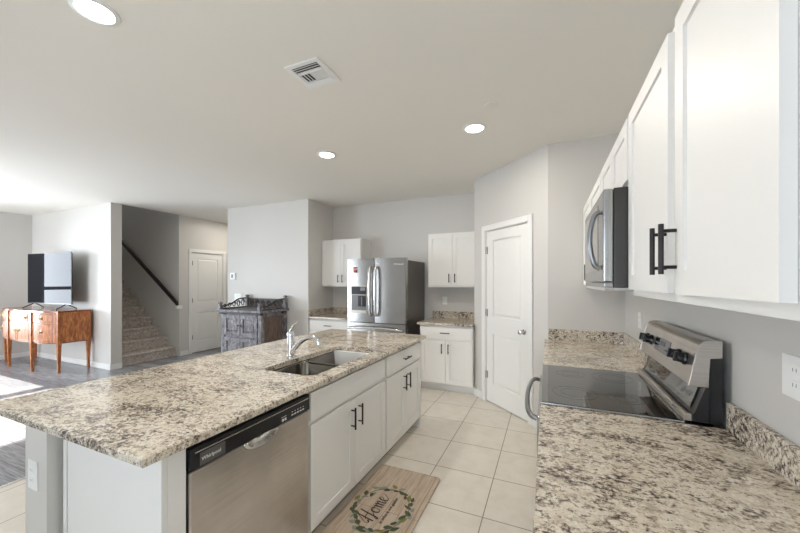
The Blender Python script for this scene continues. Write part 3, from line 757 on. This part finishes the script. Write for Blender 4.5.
# ------------------------------------------------------------------ sideboard
sb = thing('sideboard', 'bow fronted orange brown mahogany sideboard under the television', 'sideboard', (-8.17, 3.155, 0))
E_, Pp = .97, .42     # half length, centre posts
def front(x):
    ax = abs(x)
    if ax <= Pp: return -.535 - .035 * math.cos(ax / Pp * math.pi / 2)
    t = (ax - Pp) / (E_ - Pp); return -.535 + .115 * t - .045 * math.sin(math.pi * t)
def plan(x0, x1, n=10): return [(x0 + (x1 - x0) * i / n, front(x0 + (x1 - x0) * i / n)) for i in range(n + 1)]
full = plan(-E_, -Pp) + plan(-Pp, Pp)[1:] + plan(Pp, E_)[1:]
MB().prism(full + [(E_, 0), (-E_, 0)], 'z', .475, .975).build('carcass', 'mahogany', sb)
ov = [(x * 1.012, y - .014) for x, y in full] + [(E_ * 1.012, .0), (-E_ * 1.012, .0)]
MB().prism(ov, 'z', .976, 1.0, bev=.004).build('top', 'mahogany_top', sb)
def bowed(x0, x1, z0, z1, name, pull):
    mb = MB(); P_ = plan(x0, x1); th = .010
    mb.prism([(x, y - th) for x, y in P_] + [(x, y - .0005) for x, y in P_[::-1]], 'z', z0, z1, bev=.002, mi=0)
    # dark crossbanding lines
    for zz in (z0 + .012, z1 - .012): mb.tube([(x, y - th, zz) for x, y in P_[1:-1]], .0035, 5, 1)
    for k_ in (1, -2): mb.cyl((P_[k_][0], P_[k_][1] - th, z0 + .012), (P_[k_][0], P_[k_][1] - th, z1 - .012), .0035, 5, 1)
    o = mb.build(name, ['mahogany', 'mahogany_dark'], sb)
    for px in pull:
        zc = (z0 + z1) / 2 + (.02 if z1 - z0 > .2 else 0); y = front(px) - th
        q = MB(); q.lathe([(.026, 0), (.026, -.003), (.014, -.006), (.008, -.012), (.012, -.018), (.009, -.024), (.002, -.026)], (px, y, zc), 'y', 16)
        q.tube([(px + .024 * math.cos(R(180 + 180 * i / 10)), y - .016, zc - .002 + .030 * math.sin(R(180 + 180 * i / 10))) for i in range(11)], .003, 6)
        q.build('pull', 'brass', o)
for x0, x1, pl in ((-E_ + .03, -Pp - .028, [-.70]), (-Pp + .028, Pp - .028, [-.26, .26]), (Pp + .028, E_ - .03, [.70])):
    bowed(x0, x1, .815, .955, 'drawer', pl)
for x0, x1, pl in ((-E_ + .03, -Pp - .028, [-.70]), (-Pp + .028, -.006, [-.06]), (.006, Pp - .028, [.06]), (Pp + .028, E_ - .03, [.70])):
    bowed(x0, x1, .50, .795, 'cupboard_door', pl)
def sleg(x, y):
    mb = MB(); a = .026
    for z0, z1, s0, s1 in ((0, .04, .016, .019), (.04, .475, .015, a), (.475, .976, a, a)):
        vs = [[mb.bm.verts.new((x + sx * s, y + sy * s, z)) for sx, sy in ((-1, -1), (1, -1), (1, 1), (-1, 1))] for z, s in ((z0, s0), (z1, s1))]
        mb.bm.faces.new(vs[0][::-1]); mb.bm.faces.new(vs[1])
        for i in range(4): mb.bm.faces.new([vs[0][i], vs[0][(i + 1) % 4], vs[1][(i + 1) % 4], vs[1][i]])
    mb.build('leg', 'mahogany_dark' if False else 'mahogany', sb, smooth=False)
for x in (-E_ + .012, -Pp, Pp, E_ - .012): sleg(x, front(x) - .002 if abs(x) < .8 else front(x) + .012)
for x in (-E_ + .02, E_ - .02): sleg(x, -.03)
ed = MB()
ed.tube([(x, y - .004, .478) for x, y in full], .006, 6); ed.tube([(E_ + .001, y, .478) for y in (front(E_), -.01)], .006, 6)
ed.build('base_moulding', 'mahogany_dark', sb)

# television
tv = thing('television', 'large flat screen television standing on the sideboard', 'tv', (-8.063, 2.93, 1.0005), 3)
w = .683
MB().box(-w, w, 0, .012, .082, .985, .003).box(-w + .03, w - .03, .012, .030, .10, .96, .004).box(-.45, .45, .03, .065, .10, .50, .012).build('housing', 'black_plastic', tv)
MB().box(-w + .008, w - .008, -.0015, -.0002, .098, .977).build('screen', 'screen', tv)
for x in (-.50, .50):
    mb = MB(); mb.tube([(x, .02, .09), (x + (.02 if x > 0 else -.02), -.13, .008)], .009, 8); mb.tube([(x, .02, .09), (x + (.02 if x > 0 else -.02), .15, .008)], .009, 8)
    mb.build('foot', 'black_plastic', tv)

# ------------------------------------------------------------------ carved cabinet
cc = thing('carved_cabinet', 'weathered dark carved wooden cabinet with posts and gallery against the wall', 'cabinet', (-4.36, 4.325, 0))
hw, dp_ = .395, .56
bd = MB(); bd.box(-hw, hw, -dp_ + .02, -.02, .09, 1.0, .004, mi=0)
for sx in (-1, 1): bd.box(sx * hw - .001 if sx > 0 else -hw - .012, hw + .012 if sx > 0 else -hw + .001, -dp_ + .09, -.09, .16, .93, .004, mi=1)
bd.build('body', ['carved', 'carved_side'], cc)
for sx in (-1, 1):
    for y in (-dp_ + .035, -.035):
        MB().box(sx * hw - .032, sx * hw + .032, y - .034, y + .034, 0, 1.0, .005).build('corner_stile', 'carved', cc)
MB().box(-hw - .075, hw + .075, -dp_ - .055, -.002, 1.001, 1.036, .008).build('top_board', 'carved', cc)
cr = MB()
cr.box(-hw + .03, hw - .03, -dp_ - .020, -dp_ + .02, .975, 1.0, .005)
for x in (-hw, hw):
    for y in (-dp_ + .02, -.06): cr.box(x - .045, x + .045, y - .04, y + .02, .962, 1.0, .012)
cr.build('cornice', 'carved_dark', cc)
for z0, z1 in ((.63, .955), (.14, .60)):
    for x0, x1, kx in ((-hw + .045, -.006, -.03), (.006, hw - .045, .03)):
        mb = MB(); mb.panel_slab(x0, x1, z0, z1, -dp_ - .004, .022, [(x0 + .050, x1 - .050, z0 + .055, z1 - .055)], [(.006, .016), (.010, 0), (.022, -.010)])
        d = mb.build('door', 'carved', cc, angle=20)
        MB().lathe([(.008, 0), (.008, -.012), (.014, -.018), (.012, -.026), (.002, -.028)], (kx, -dp_ - .004, (z0 + z1) / 2), 'y', 14).build('knob', 'carved_dark', d)
for sx in (-1, 1):
    for y, top in ((-dp_ - .01, 1.15), (-.045, 1.25)):
        p = MB(); x = sx * (hw + .028); p.box(x - .030, x + .030, y - .030, y + .030, 1.037, top - .045, .004)
        p.lathe([(.022, top - .045), (.022, top - .035), (.034, top - .028), (.034, top - .010), (.024, top), (.004, top + .004)], (x, y, 0), 'z', 12)
        p.build('post', 'carved', cc)
# gallery: back board plus pierced scroll sides
gb = MB()
prof = [(-hw, 1.037), (hw, 1.037), (hw, 1.195)] + [(hw - 2 * hw * t / 20, 1.190) for t in range(1, 20)] + [(-hw, 1.195)]
gb.prism(prof, 'y', -.055, -.030, mi=0)
for i in range(6):
    x = -hw + .09 + i * .125
    for k_ in range(2):
        gb.tube([(x + (.045 - .011 * t * .25) * math.cos(R(40 * t + 180 * k_)), -.057, 1.112 + (.052 - .012 * t * .25) * math.sin(R(40 * t + 180 * k_))) for t in range(12)], .007, 5)
gb.build('back_gallery', 'carved_dark', cc)
for sx in (-1, 1):
    g = MB(); x = sx * (hw + .028); y0, y1 = -dp_ + .02, -.075
    g.box(x - .012, x + .012, y0, y1, 1.037, 1.056, .003)
    top = smooth_pts([(x, y0, 1.075), (x, y0 + .10, 1.095), (x, y0 + .20, 1.130), (x, y0 + .32, 1.185), (x, y1, 1.195)], 4)
    g.tube(top, .012, 8)
    for i in range(5):
        yy = y0 + .05 + i * .088; hh = .022 + .017 * i * .5 + .004
        g.tube([(x, yy + (.040 - .0025 * t) * math.cos(R(40 * t)), 1.06 + hh + (hh - .0012 * t) * math.sin(R(40 * t))) for t in range(13)], .0075, 6)
    g.build('side_gallery', 'carved_dark', cc)
